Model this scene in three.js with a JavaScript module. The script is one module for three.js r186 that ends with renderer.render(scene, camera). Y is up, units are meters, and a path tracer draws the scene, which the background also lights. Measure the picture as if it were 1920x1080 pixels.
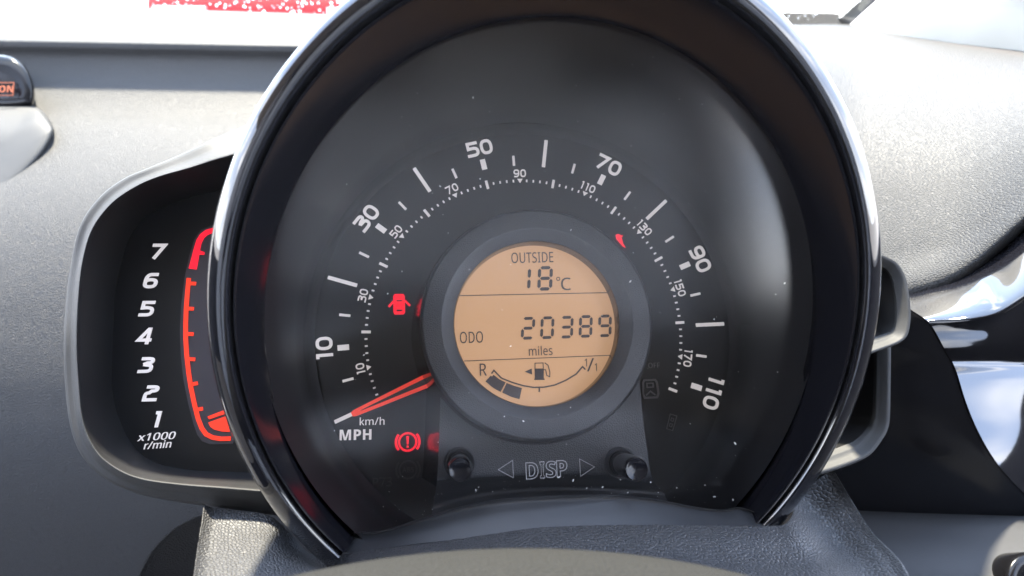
import * as THREE from 'three';
import { mergeGeometries } from 'three/addons/utils/BufferGeometryUtils.js';
import { RoundedBoxGeometry } from 'three/addons/geometries/RoundedBoxGeometry.js';
import { FontLoader } from 'three/addons/loaders/FontLoader.js';
import { createNoise2D, createNoise3D } from 'simplex-noise';

// ---------------------------------------------------------------- camera, sky, sun, exposure
// Pod frame: origin at the centre of the speedometer dial, x right, y up along the dial, z out of the dial.
const K = 0.06;                                    // metres per dial unit (radius of the km/h scale)
const TILT = 36 * Math.PI / 180;                   // the dial leans back by this much
const ORIGIN = new THREE.Vector3(0, 1.0, 0);       // dial centre in the world (ground at y = 0)
const Q = new THREE.Quaternion().setFromAxisAngle(new THREE.Vector3(1, 0, 0), -TILT);
const FOCAL = 1260;                                // pixels of the 1920 wide photograph
const CR = new THREE.Vector3(0.99598, -0.03914, 0.08055), CU = new THREE.Vector3(0.02572, 0.98656, 0.16136), CB = new THREE.Vector3(-0.08578, -0.15864, 0.98360);
const CPOS = new THREE.Vector3(-0.44789, -0.39116, 4.22523).multiplyScalar(K);
const toWorld = v => v.clone().applyQuaternion(Q).add(ORIGIN);
const toPod = v => v.clone().sub(ORIGIN).applyQuaternion(Q.clone().invert());

const scene = new THREE.Scene();
const camera = new THREE.PerspectiveCamera(2 * Math.atan(540 / FOCAL) * 180 / Math.PI, 16 / 9, 0.01, 400);
camera.position.copy(toWorld(CPOS));
{ const m = new THREE.Matrix4().makeBasis(CR, CU, CB); camera.quaternion.copy(Q).multiply(new THREE.Quaternion().setFromRotationMatrix(m)); }
camera.userData.fStop = 15; camera.focus = 0.236;
camera.updateMatrixWorld();

const SUN = new THREE.Vector3(-0.10, Math.sin(1.08), -Math.cos(1.08)).normalize();
const sun = new THREE.DirectionalLight(0xfff1dc, 3.2);
sun.position.copy(ORIGIN).addScaledVector(SUN, 4); sun.target.position.copy(ORIGIN);
sun.castShadow = true; sun.shadow.radius = 8; sun.shadow.mapSize.set(2048, 2048);
Object.assign(sun.shadow.camera, { left: -3, right: 3, top: 3, bottom: -3, near: 0.1, far: 12 });
scene.add(sun, sun.target);
{
  const W = 1024, H = 512, data = new Float32Array(W * H * 4), n3 = createNoise3D(mulberry(12));
  for (let j = 0; j < H; j++) for (let i = 0; i < W; i++) {
    const el = ((j + 0.5) / H - 0.5) * Math.PI, az = ((i + 0.5) / W - 0.5) * 2 * Math.PI;
    const x = Math.cos(el) * Math.cos(az), y = Math.sin(el), z = Math.cos(el) * Math.sin(az);
    const up = Math.max(y, 0), k = 1.6 / (up + 0.35);
    let c = 0, a = 0.55, s = 1.1;
    for (let o = 0; o < 5; o++) { c += a * n3(x * k * s + 3, y * s * 2 + o, z * k * s); a *= 0.52; s *= 2.1; }
    const cl = THREE.MathUtils.smoothstep(c, -0.02, 0.75);
    const hz = Math.pow(1 - up, 4), o = (j * W + i) * 4;
    const sky = [0.44 + 0.66 * hz, 0.57 + 0.60 * hz, 0.86 + 0.42 * hz], cd = [1.56, 1.53, 1.50];
    for (let q = 0; q < 3; q++) data[o + q] = sky[q] * (1 - cl) + cd[q] * cl;
    data[o + 3] = 1;
  }
  const t = new THREE.DataTexture(data, W, H, THREE.RGBAFormat, THREE.FloatType);
  t.mapping = THREE.EquirectangularReflectionMapping; t.magFilter = t.minFilter = THREE.LinearFilter; t.needsUpdate = true;
  scene.background = t; scene.environment = t;
}
const renderer = new THREE.WebGLRenderer({ antialias: true });
renderer.toneMapping = THREE.LinearToneMapping;
renderer.toneMappingExposure = 9.0;
renderer.shadowMap.enabled = true; renderer.shadowMap.type = THREE.PCFSoftShadowMap;
renderer.setSize(1024, 576);

// ---------------------------------------------------------------- helpers
function mulberry(a) { return () => { a |= 0; a = a + 0x6D2B79F5 | 0; let t = Math.imul(a ^ a >>> 15, 1 | a); t = t + Math.imul(t ^ t >>> 7, 61 | t) ^ t; return ((t ^ t >>> 14) >>> 0) / 4294967296; }; }
const rnd = mulberry(77);
const vec = (x, y, z) => new THREE.Vector3(x, y, z);
const ray = (px, py) => CR.clone().multiplyScalar((px - 960) / FOCAL).addScaledVector(CU, -(py - 540) / FOCAL).sub(CB);
const D = (px, py, d) => CPOS.clone().addScaledVector(ray(px, py), d);                 // pod point at depth d in metres
const V = (px, py, z, slope = 0) => {                                                  // pod point on z = z0 + slope * y (dial units)
  const r = ray(px, py); const k = (z * K + slope * CPOS.y - CPOS.z) / (r.z - slope * r.y); return CPOS.clone().addScaledVector(r, k);
};
const names = {};
const numbered = n => { names[n] = (names[n] ?? -1) + 1; return names[n] ? `${n}_${String(names[n]).padStart(3, '0')}` : n; };
function shade(o) { o.castShadow = true; o.receiveShadow = true; return o; }
function thing(name, label, category, base, opt = {}) {      // base in the pod frame
  const g = new THREE.Group(); g.name = numbered(name);
  g.position.copy(toWorld(base)); g.quaternion.copy(Q);
  g.userData = opt.kind ? { kind: opt.kind, label } : { label, category };
  if (opt.group) g.userData.group = opt.group;
  g.userData0 = base.clone(); scene.add(g); return g;
}
const baseOf = new Map();
function part(name, geo, mat, parent, label) {               // geometry in pod coordinates
  let top = parent, off = vec(0, 0, 0); while (top.parent && top.parent !== scene) top = top.parent;
  geo.translate(-top.userData0.x, -top.userData0.y, -top.userData0.z);
  const m = shade(new THREE.Mesh(geo, mat)); m.name = name; if (label) m.userData.label = label;
  parent.add(m); return m;
}
function uvPlanar(g) { const p = g.attributes.position, uv = new Float32Array(p.count * 2); for (let i = 0; i < p.count; i++) { uv[2 * i] = p.getX(i); uv[2 * i + 1] = p.getY(i) + 0.5 * p.getZ(i); } g.setAttribute('uv', new THREE.BufferAttribute(uv, 2)); return g; }
const clean = g => { const n = g.index ? g.toNonIndexed() : g; for (const k of Object.keys(n.attributes)) if (!['position', 'normal', 'uv'].includes(k)) n.deleteAttribute(k); return n; };
const merge = list => mergeGeometries(list.map(clean));
// smooth sheet through a matrix of control points; uv in metres
function sheet(ctrl, nu = 8, nv = 8, flip = false, soft = true) {
  const R = ctrl.length, C = ctrl[0].length;
  const cr = (a, b, c, d, t) => {
    const o = vec(0, 0, 0); for (const k of ['x', 'y', 'z']) {
      const m1 = 0.5 * (c[k] - a[k]) * (soft ? 1 : 0), m2 = 0.5 * (d[k] - b[k]) * (soft ? 1 : 0), t2 = t * t, t3 = t2 * t;
      o[k] = soft ? (2 * t3 - 3 * t2 + 1) * b[k] + (t3 - 2 * t2 + t) * m1 + (-2 * t3 + 3 * t2) * c[k] + (t3 - t2) * m2 : b[k] + (c[k] - b[k]) * t;
    } return o;
  };
  const line = (pts, n) => { const out = []; for (let i = 0; i < pts.length - 1; i++) for (let k = 0; k < n; k++) out.push(cr(pts[Math.max(i - 1, 0)], pts[i], pts[i + 1], pts[Math.min(i + 2, pts.length - 1)], k / n)); out.push(pts[pts.length - 1].clone()); return out; };
  const rows = ctrl.map(r => line(r, nu)); const W = rows[0].length, full = [];
  for (let i = 0; i < W; i++) full.push(line(rows.map(r => r[i]), nv));
  const H = full[0].length, pos = [], uv = [], idx = [];
  const vlen = full.map(c => { let s = 0; return c.map((p, j) => s += j ? p.distanceTo(c[j - 1]) : 0); });
  const ulen = Array.from({ length: H }, (_, j) => { let s = 0; return full.map((c, i) => s += i ? c[j].distanceTo(full[i - 1][j]) : 0); });
  const um = Math.floor(H / 2), vm = Math.floor(W / 2);
  for (let i = 0; i < W; i++) for (let j = 0; j < H; j++) { const p = full[i][j]; pos.push(p.x, p.y, p.z); uv.push((ulen[j][i] + ulen[um][i]) / 2, -(vlen[i][j] + vlen[vm][j]) / 2); }
  for (let i = 0; i < W - 1; i++) for (let j = 0; j < H - 1; j++) { const a = i * H + j, b = a + 1, c = a + H, d = c + 1; flip ? idx.push(a, c, b, b, c, d) : idx.push(a, b, c, b, d, c); }
  const g = new THREE.BufferGeometry(); g.setAttribute('position', new THREE.Float32BufferAttribute(pos, 3)); g.setAttribute('uv', new THREE.Float32BufferAttribute(uv, 2)); g.setIndex(idx); g.computeVertexNormals(); return g;
}
// ring sweep: profile points fn(theta, k) -> Vector3
function sweep(t0, t1, n, m, fn, closed = false) {
  const pos = [], uv = [], idx = [];
  for (let i = 0; i <= n; i++) { const t = t0 + (t1 - t0) * i / n; for (let k = 0; k < m; k++) { const p = fn(t, k); pos.push(p.x, p.y, p.z); uv.push(t * 0.08, k * 0.004); } }
  const kk = closed ? m : m - 1;
  for (let i = 0; i < n; i++) for (let k = 0; k < kk; k++) { const a = i * m + k, b = i * m + (k + 1) % m, c = a + m, d = b + m; idx.push(a, b, c, b, d, c); }
  const g = new THREE.BufferGeometry(); g.setAttribute('position', new THREE.Float32BufferAttribute(pos, 3)); g.setAttribute('uv', new THREE.Float32BufferAttribute(uv, 2)); g.setIndex(idx); g.computeVertexNormals(); return g;
}
// thick polyline as a 2D shape
function strokeShape(pts, w, closed = false) {
  const n = pts.length, L = [], Rr = [], dir = (a, b) => { const x = b[0] - a[0], y = b[1] - a[1], l = Math.hypot(x, y) || 1; return [x / l, y / l]; };
  for (let i = 0; i < n; i++) {
    const p = pts[i], pa = closed ? pts[(i - 1 + n) % n] : pts[i - 1], pb = closed ? pts[(i + 1) % n] : pts[i + 1];
    const d1 = pa ? dir(pa, p) : dir(p, pb), d2 = pb ? dir(p, pb) : d1;
    const nx = -(d1[1] + d2[1]), ny = d1[0] + d2[0], l = Math.hypot(nx, ny) || 1, ux = nx / l, uy = ny / l;
    const cs = Math.max(0.4, ux * -d1[1] + uy * d1[0]), h = w / 2 / cs;
    L.push(new THREE.Vector2(p[0] + ux * h, p[1] + uy * h)); Rr.push(new THREE.Vector2(p[0] - ux * h, p[1] - uy * h));
  }
  if (!closed) return new THREE.Shape([...L, ...Rr.reverse()]);
  const area = a => THREE.ShapeUtils.area(a), out = Math.abs(area(L)) > Math.abs(area(Rr)) ? L : Rr, inn = out === L ? Rr : L;
  const s = new THREE.Shape(out); s.holes.push(new THREE.Path(inn)); return s;
}
const ell = (cx, cy, rx, ry, a0, a1, n = 14) => Array.from({ length: n + 1 }, (_, i) => { const a = (a0 + (a1 - a0) * i / n) * Math.PI / 180; const c = Math.cos(a), s = Math.sin(a), e = 0.78; return [cx + rx * Math.sign(c) * Math.abs(c) ** e, cy + ry * Math.sign(s) * Math.abs(s) ** e]; });
// numerals drawn as strokes; height 1
function digitShapes(ch, W, s) {
  const h = s / 2, cx = W / 2;
  switch (ch) {
    case '0': return [strokeShape(ell(cx, .5, cx - h, .5 - h, 0, 360, 40).slice(0, -1), s, true)];
    case '1': return [strokeShape([[W * .30, 1 - h], [W * .56, 1 - h], [W * .56, 0]], s)];
    case '2': return [strokeShape([[h, 1 - h], ...ell(cx, .77, cx - h, .23 - h, 90, -90, 10), [cx - .1, .53], ...ell(h + .22, .33, .22, .2, 90, 180, 5), [h, h], [W, h]], s)];
    case '3': return [strokeShape([[h * .6, 1 - h], ...ell(cx + .02, .765, cx - h - .02, .235 - h, 90, -90, 12), [W * .28, .53]], s), strokeShape([[W * .3, .53], ...ell(cx + .02, .30, cx - h - .02, .30 - h + .0, 90, -90, 12), [0, h]], s)];
    case '4': return [strokeShape([[W * .74, 0], [W * .74, 1 - h * .4], [W * .66, 1 - h * .4], [h * .8, .27], [W, .27]], s)];
    case '5': return [strokeShape([[W * .95, 1 - h], [h + .03, 1 - h], [h + .03, .55], [cx, .57], ...ell(cx, .33, cx - h, .33 - h, 70, -90, 12), [0, h]], s)];
    case '6': return [strokeShape(ell(cx, .33, cx - h, .33 - h, 0, 360, 30).slice(0, -1), s, true), strokeShape([[W * .92, 1 - h], [W * .6, 1 - h], ...ell(h + .34, .5, .34, .5 - h, 95, 185, 10)], s)];
    case '7': return [strokeShape([[0, 1 - h], [W - h * 1.1, 1 - h], [W * .3, 0]], s)];
    case '9': return [strokeShape(ell(cx, .67, cx - h, .33 - h, 0, 360, 30).slice(0, -1), s, true), strokeShape([[W * .08, h], [W * .4, h], ...ell(W - h - .34, .5, .34, .5 - h, -85, 5, 10)], s)];
  } return [];
}
function numberGeo(str, H, W = .8, s = .19, gap = .1, shear = 0, depth = 0.0004) {
  const list = []; let x = 0, tot = 0; const adv = c => (c === '1' ? W * .72 : W);
  for (const c of str) tot += adv(c) + gap; tot -= gap;
  for (const c of str) {
    for (const sh of digitShapes(c, W, s)) { const g = new THREE.ExtrudeGeometry(sh, { depth: 1, bevelEnabled: false, curveSegments: 6 }); g.translate(x - tot / 2 - (c === '1' ? W * .1 : 0), -.5, 0); list.push(g); }
    x += adv(c) + gap;
  }
  const g = merge(list); if (shear) g.applyMatrix4(new THREE.Matrix4().set(1, shear, 0, 0, 0, 1, 0, 0, 0, 0, 1, 0, 0, 0, 0, 1));
  g.scale(H, H, depth); return g;
}
const FL = new FontLoader();
const fontB = await FL.loadAsync('fonts/droid/droid_sans_bold.typeface.json'), fontR = await FL.loadAsync('fonts/droid/droid_sans_regular.typeface.json');
function textGeo(str, H, font = fontR, sx = 1, shear = 0, depth = 0.0003, bevel = 0) {
  const g = new THREE.ExtrudeGeometry(font.generateShapes(str, 1), { depth: depth / H, curveSegments: 5, bevelEnabled: bevel > 0, bevelThickness: bevel / H, bevelSize: bevel / H * .7, bevelSegments: 2 });
  g.computeBoundingBox(); const b = g.boundingBox; g.translate(-(b.min.x + b.max.x) / 2, -(b.min.y + b.max.y) / 2, 0);
  const sy = H / (b.max.y - b.min.y); if (shear) g.applyMatrix4(new THREE.Matrix4().set(1, shear, 0, 0, 0, 1, 0, 0, 0, 0, 1, 0, 0, 0, 0, 1));
  g.scale(sy * sx, sy, H); return clean(g);
}
const ext = (shape, depth = 0.0003) => new THREE.ExtrudeGeometry(shape, { depth, bevelEnabled: false, curveSegments: 10 });
const poly = pts => new THREE.Shape(pts.map(p => new THREE.Vector2(p.x ?? p[0], p.y ?? p[1])));
const place = (g, p, rot = 0, dz = 0) => { g.rotateZ(rot); g.translate(p.x, p.y, p.z + dz); return g; };

// ---------------------------------------------------------------- materials
function tex(n, fn, srgb) {
  const d = new Uint8Array(n * n * 4); for (let j = 0; j < n; j++) for (let i = 0; i < n; i++) { const c = fn(i / n, j / n), o = (j * n + i) * 4; d[o] = c[0] ?? c; d[o + 1] = c[1] ?? c; d[o + 2] = c[2] ?? c; d[o + 3] = 255; }
  const t = new THREE.DataTexture(d, n, n); t.wrapS = t.wrapT = THREE.RepeatWrapping; t.magFilter = THREE.LinearFilter; t.minFilter = THREE.LinearMipmapLinearFilter; t.generateMipmaps = true; if (srgb) t.colorSpace = THREE.SRGBColorSpace; t.needsUpdate = true; return t;
}
// leather-like grain: raised cells with grooves, tiling
function grainTex(n, cells, seed, jitter = 0.9, stretch = 1) {
  const r = mulberry(seed), P = []; for (let j = 0; j < cells; j++) for (let i = 0; i < cells; i++) P.push([(i + .5 + (r() - .5) * jitter) / cells, (j + .5 + (r() - .5) * jitter) / cells, r()]);
  return tex(n, (u, v) => {
    const ci = Math.floor(u * cells), cj = Math.floor(v * cells); let f1 = 9, f2 = 9, h = 0;
    for (let dj = -1; dj <= 1; dj++) for (let di = -1; di <= 1; di++) {
      const ii = (ci + di + cells) % cells, jj = (cj + dj + cells) % cells, p = P[jj * cells + ii];
      let dx = Math.abs(p[0] - u), dy = Math.abs(p[1] - v); dx = Math.min(dx, 1 - dx); dy = Math.min(dy, 1 - dy);
      const d = Math.hypot(dx, dy * stretch) * cells; if (d < f1) { f2 = f1; f1 = d; h = p[2]; } else if (d < f2) f2 = d;
    }
    const e = THREE.MathUtils.smoothstep(f2 - f1, 0, 0.42); return Math.round(255 * (e * (0.72 + 0.28 * h)));
  });
}
const noise2 = createNoise2D(mulberry(9));
const tileNoise = (u, v, f) => { const a = u * 2 * Math.PI, b = v * 2 * Math.PI; return noise2(Math.cos(a) * f + Math.cos(b) * f * .7 + 7, Math.sin(a) * f + Math.sin(b) * f * .7) * .5 + noise2(Math.cos(b) * f * 1.3 + 3, Math.sin(a) * f * 1.1 + Math.sin(b) * f) * .5; };
const fineTex = tex(512, () => 128 + (rnd() - .5) * 200);
const grainA = grainTex(512, 44, 3, 0.95, 1.15), grainB = grainTex(512, 40, 8, 0.9, 1.3);
const dustTex = tex(512, (u, v) => { const q = 118 + 46 * tileNoise(u, v, 1.2) + (rnd() - .5) * 24 + (rnd() > .9985 ? 110 : 0); return Math.max(0, Math.min(255, q)); });
const rep = (t, size) => { const c = t.clone(); c.repeat.set(1 / size, 1 / size); c.needsUpdate = true; return c; };
const lin = (r, g, b) => new THREE.Color().setRGB(r, g, b);
const std = o => new THREE.MeshStandardMaterial({ side: THREE.DoubleSide, ...o });
const phy = o => new THREE.MeshPhysicalMaterial({ side: THREE.DoubleSide, ...o });
const M = {
  dash: phy({ color: lin(.019, .019, .0198), roughness: .6, specularIntensity: 1, bumpMap: rep(grainA, .062), bumpScale: .00028 }),
  cover: phy({ color: lin(.046, .046, .048), roughness: .5, bumpMap: rep(grainB, .044), bumpScale: .0003 }),
  rim: phy({ color: lin(.036, .036, .036), roughness: .6, specularIntensity: .7, bumpMap: rep(fineTex, .06), bumpScale: .00008 }),
  ledge: phy({ color: lin(.018, .018, .019), roughness: .6, bumpMap: rep(fineTex, .06), bumpScale: .00008 }),
  satin: phy({ color: lin(.014, .014, .015), roughness: .45, bumpMap: rep(fineTex, .08), bumpScale: .00003 }),
  trim: phy({ color: lin(.030, .031, .034), roughness: .42, roughnessMap: null }),
  gloss: phy({ color: lin(.006, .006, .008), roughness: .05, clearcoat: 1, clearcoatRoughness: .02 }),
  innerGloss: phy({ color: lin(.007, .007, .009), roughness: .16, specularIntensity: .55 }),
  finBlack: phy({ color: lin(.005, .005, .006), roughness: .2, specularIntensity: .5 }),
  wallGloss: phy({ color: lin(.006, .006, .008), roughness: .16 }),
  dial: phy({ color: lin(.012, .012, .014), roughness: .55 }),
  mask: phy({ color: lin(.012, .012, .014), roughness: .5 }),
  collar: phy({ color: lin(.030, .031, .035), roughness: .5, bumpMap: rep(grainA, .03), bumpScale: .00006 }),
  paleRib: std({ color: lin(.34, .34, .35), roughness: .5 }),          // pale grey outline ribs of the button lettering and arrows
  white: std({ color: lin(.70, .66, .65), roughness: .5, emissive: lin(1, .93, .92), emissiveIntensity: .045 }),
  faint: std({ color: lin(.035, .033, .035), roughness: .5 }),
  ghost: std({ color: lin(.14, .13, .135), roughness: .5 }),
  red: std({ color: lin(.5, .02, .03), roughness: .4, emissive: lin(1, .006, .028), emissiveIntensity: .12 }),
  redDim: std({ color: lin(.4, .02, .03), roughness: .4, emissive: lin(1, .006, .028), emissiveIntensity: .05 }),
  orange: std({ color: lin(.6, .04, .02), roughness: .4, emissive: lin(1, .035, .008), emissiveIntensity: .10 }),
  needle: std({ color: lin(.7, .06, .03), roughness: .35, emissive: lin(1, .05, .025), emissiveIntensity: .06 }),
  needleCore: phy({ color: lin(.03, .03, .033), roughness: .25 }),
  lcd: std({ color: lin(.25, .14, .07), roughness: .35, emissive: lin(.56, .33, .185), emissiveIntensity: .076 }),
  seg: std({ color: lin(.02, .018, .02), roughness: .5, emissive: lin(.07, .055, .06), emissiveIntensity: .04 }),
  window: phy({ color: lin(.055, .048, .055), roughness: .4 }),
  black: phy({ color: lin(.006, .006, .007), roughness: .45 }),
  clear: phy({ color: lin(1, 1, 1), roughness: .175, transmission: 1, thickness: 0, ior: 1.5 }),
  glass: phy({ color: lin(.93, .97, .95), roughness: .0, transmission: 1, thickness: 0, ior: 1.5 }),
};

// ---------------------------------------------------------------- setting: ground outside, dashboard, windscreen, cabin shell
const POD0 = vec(0, 0, 0);
{
  const g = shade(new THREE.Mesh(new THREE.PlaneGeometry(300, 300), std({ color: lin(.32, .31, .29), roughness: .9, bumpMap: rep(fineTex, .01), bumpScale: .002 })));
  g.rotation.x = -Math.PI / 2; g.name = 'ground'; g.userData.kind = 'structure'; scene.add(g);
}
const lerp = (a, b, t) => a + (b - a) * t;
{
  // rows of (py, depth) for the passenger side, where an overhanging lip shades the face below it, and for the driver's door side
  const Lp = [[8, .80], [36, .64], [56, .582], [71, .556], [84, .5535], [108, .560], [152, .556], [203, .537]];
  {
    const p = -26.7 * Math.PI / 180, at = (py, d) => { const t = (540 - py) / FOCAL; return [d * (Math.cos(p) - t * Math.sin(p)), d * (Math.sin(p) + t * Math.cos(p))]; };
    for (const [py, deg] of [[245, 14], [310, 22], [390, 31], [480, 41], [590, 50], [740, 58], [960, 67], [1400, 74]]) {       // the pad turns steadily downwards
      const [y0, d0] = Lp[Lp.length - 1], P = at(y0, d0), u = [-Math.cos(deg * Math.PI / 180), -Math.sin(deg * Math.PI / 180)], r = at(py, 1);
      Lp.push([py, (P[1] * u[0] - P[0] * u[1]) / (r[1] * u[0] - r[0] * u[1])]);
    }
  }
  const Rp = [[46, .66], [58, .60], [72, .555], [90, .515], [115, .482], [150, .455], [195, .432], [250, .412], [315, .396], [390, .384], [470, .374], [560, .366], [680, .36], [820, .358], [1000, .36], [1300, .37]];
  const cols = [-700, -420, -200, -40, 90, 220, 350, 480, 620, 800, 1000, 1200, 1380, 1500, 1600, 1700, 1800, 1920, 2060, 2250];
  const ctrl = Lp.map((_, i) => cols.map(px => {
    const t = THREE.MathUtils.smoothstep(px, 700, 1350);
    const slope = i < 6 ? 1 : Math.max(0, 1 - (i - 6) / 4);
    const pl = Lp[i][0] + slope * px * (i === 0 ? .031 : .018), pr = Rp[i][0] + Math.max(0, px - 1600) * .13 * Math.max(0, 1 - i / 9);
    const side = Math.max(0, px - 1600) / 650;
    const ed = [[1380, 600], [1600, 572], [1687, 551], [1786, 517], [1868, 458], [1920, 405], [2060, 260], [2250, 100]]; let e = 600; for (let q = 0; q < ed.length - 1; q++) if (px >= ed[q][0]) e = lerp(ed[q][1], ed[q + 1][1], Math.min(1, (px - ed[q][0]) / (ed[q + 1][0] - ed[q][0])));
    const top = Rp[0][0] + Math.max(0, px - 1600) * .13, f = (Rp[i][0] - 46) / (560 - 46);
    const pr2 = i <= 11 ? lerp(top, e + 14, f) : e + 14 + (i - 11) * 60, dr = (Rp[i][1] + (i > 11 ? .05 : 0)) * (1 - side * .28);
    return D(px, lerp(pl, pr2, t), lerp(Lp[i][1], dr, t));
  }));
  const d = thing('dashboard', 'grained dark grey dashboard behind the instruments', 'dashboard', D(960, 900, .36), { kind: 'structure' });
  part('padded_top', sheet(ctrl, 8, 8), M.dash, d);
  const seam = [[420, 958], [392, 968], [350, 988], [318, 1012], [290, 1045], [268, 1090], [250, 1160]];
  part('knee_panel', sheet([seam.map(([x, y]) => D(x - 3, y - 2, .40)), seam.map(([x, y]) => D(x, y, .345)), seam.map(([x, y]) => D(x + 6, y + 4, .3425)), seam.map(([x, y]) => D(x + 160, y + 110, .40))], 6, 5), M.dash, d);
}

// ---------------------------------------------------------------- speedometer
const sp = thing('speedometer', 'large round speedometer with glossy black rim and amber display', 'speedometer', vec(0, -1.6 * K, 0));
{
  const RZ = (y, dz) => (1.3 + .5 * y + dz);
  const ringP = (prof, cy = -.157) => (t, k) => { const [r, dz, flat] = prof[k]; const y = (flat === undefined ? cy : cy * .4) + r * Math.sin(t); return vec(r * Math.cos(t) * K, y * K, (flat ?? RZ(y, dz)) * K); };
  const prof = [[1.15, 0, -.66], [1.38, 0, -.55], [1.43, 0, -.2], [1.472, -.25], [1.488, -.08], [1.494, 0], [1.492, .034], [1.480, .066], [1.458, .092], [1.430, .108], [1.404, .114], [1.390, .108], [1.384, .09]];
  const T0 = -43 * Math.PI / 180, T1 = 223 * Math.PI / 180;
  part('bezel', sweep(T0, T1, 180, prof.length, ringP(prof)), M.gloss, sp);
  const groove = [[1.384, .088], [1.380, .06], [1.372, .058], [1.369, .082]];
  part('groove', sweep(T0, T1, 160, groove.length, ringP(groove)), M.black, sp);
  const inner = [[1.369, .082], [1.365, .088], [1.360, .07], [1.352, -.02], [1.344, -.12], [1.336, -.215], [1.338, -.26]];
  part('inner_wall', sweep(T0, T1, 180, inner.length, ringP(inner)), M.innerGloss, sp);
  // end caps of the rim
  for (const t of [T0, T1]) {
    const f = ringP([...prof, ...inner.slice(1)]); const pts = [...prof, ...inner.slice(1)].map((_, k) => f(t, k)), c = f(t, 5).lerp(f(t, prof.length + 3), .5), pos = [];
    for (let k = 3; k < pts.length - 1; k++) pos.push(...c.toArray(), ...pts[k].toArray(), ...pts[k + 1].toArray());
    const g = new THREE.BufferGeometry(); g.setAttribute('position', new THREE.Float32BufferAttribute(pos, 3)); g.computeVertexNormals(); part('rim_end', g, M.black, sp);
  }
  const back = new THREE.CircleGeometry(1.2 * K, 64); back.translate(0, -.06 * K, -.655 * K); part('back_cover', back, M.black, sp);
  // dark funnel between dial plate and lens
  const fun = (t, k) => {
    const y1 = -.11 + 1.345 * Math.sin(t), A = vec(1.303 * Math.cos(t), 1.303 * Math.sin(t), .05), B = vec(1.345 * Math.cos(t), y1, 1.08 + .42 * y1);
    const Cc = vec(1.36 * Math.cos(t), 1.36 * Math.sin(t), .1); const s = k / 5;
    return k === 0 ? A.multiplyScalar(K) : Cc.lerp(B, (k - 1) / 4).multiplyScalar(K);
  };
  part('dial_surround', sweep(0, 2 * Math.PI, 160, 6, fun), M.mask, sp);
  const plate = new THREE.CylinderGeometry(1.30 * K, 1.30 * K, .05 * K, 128); plate.rotateX(Math.PI / 2); plate.translate(0, 0, -.025 * K);
  part('dial_plate', uvPlanar(plate.toNonIndexed()), M.dial, sp);
  const under = new THREE.CylinderGeometry(1.37 * K, 1.37 * K, .04 * K, 96); under.rotateX(Math.PI / 2); under.translate(0, 0, -.07 * K);
  part('dial_backing', under, M.mask, sp);

  // scale marks
  const A0 = 203 * Math.PI / 180, AM = 2.0222 * Math.PI / 180, AK = 1.2563 * Math.PI / 180;
  const mark = (name, a, r0, r1, w, mat = M.white) => { const g = new THREE.BoxGeometry((r1 - r0) * K, w * K, .0005); g.translate((r0 + r1) / 2 * K, 0, 0); g.rotateZ(a); g.translate(0, 0, .0003); part(name, g, mat, sp); };
  for (let v = 0; v <= 110; v += 5) {
    const a = A0 - AM * v;
    if (v % 20 === 0) mark('long_tick', a, 1.105, 1.292, .0225); else if (v % 10 === 0) mark('number_tick', a, 1.105, 1.174, .034); else mark('short_tick', a, 1.105, 1.172, .0155);
  }
  for (let v = 2; v <= 180; v += 2) {
    const a = A0 - AK * v;
    if (v % 20 === 0) mark('kilometre_tick', a, .972, 1.028, .0165);
    else if (v % 10 === 0) { const s = ext(poly([[-.0175, .013], [.0175, .013], [0, -.015]].map(q => [q[0] * K, q[1] * K])), .0004); s.rotateZ(a - Math.PI / 2); s.translate(1.0 * K * Math.cos(a), 1.0 * K * Math.sin(a), .0002); part('kilometre_arrow', s, M.white, sp); }
    else mark('kilometre_dot', a, .992, 1.008, .0098);
  }
  for (let v = 10; v <= 110; v += 20) { const a = A0 - AM * v, n = numberGeo(String(v), .102 * K, .80, .185, .10); n.rotateZ(a - Math.PI / 2); n.translate(1.254 * K * Math.cos(a), 1.254 * K * Math.sin(a), .0002); part('speed_number', n, M.white, sp); }
  for (let v = 10; v <= 170; v += 20) { const a = A0 - AK * v, n = numberGeo(String(v), .052 * K, .72, .155, .13); n.rotateZ(a - Math.PI / 2); n.translate(1.0515 * K * Math.cos(a), 1.0515 * K * Math.sin(a), .0002); part('kilometre_number', n, M.white, sp); }
  part('unit_lettering', place(textGeo('MPH', .062 * K, fontB, 1.06), V(667, 815, 0), -.02, .0002), M.white, sp);
  part('unit_lettering', place(textGeo('km/h', .046 * K, fontR, 1.12), V(698, 789.5, 0), -.02, .0002), M.white, sp);

  // display collar
  const cp = [[.722, 0], [.69, .25], [.655, .52], [.637, .595], [.625, .622], [.612, .632], [.522, .642], [.512, .640], [.470, .612], [.456, .598], [.452, .585], [.452, .44]];
  const lathe = (pts, m) => { const g = new THREE.LatheGeometry(pts.map(p => new THREE.Vector2(p[0] * K, p[1] * K)), 128); g.rotateX(Math.PI / 2); return g; };
  part('collar_wall', lathe(cp.slice(0, 4)), M.wallGloss, sp);
  const uvl = g => { const p = g.attributes.position, uv = g.attributes.uv; for (let i = 0; i < p.count; i++) { uv.setXY(i, p.getX(i), p.getY(i)); } return g; };
  part('collar_face', uvl(lathe(cp.slice(3, 7))), M.collar, sp);
  part('collar_bevel', uvl(lathe(cp.slice(6, 10))), M.collar, sp);
  part('window_edge', lathe(cp.slice(9)), M.wallGloss, sp);

  // amber display
  const ZL = .50, lcdP = (px, py, dz = 0) => { const p = V(px, py, ZL); p.z += dz; return p; };
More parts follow.
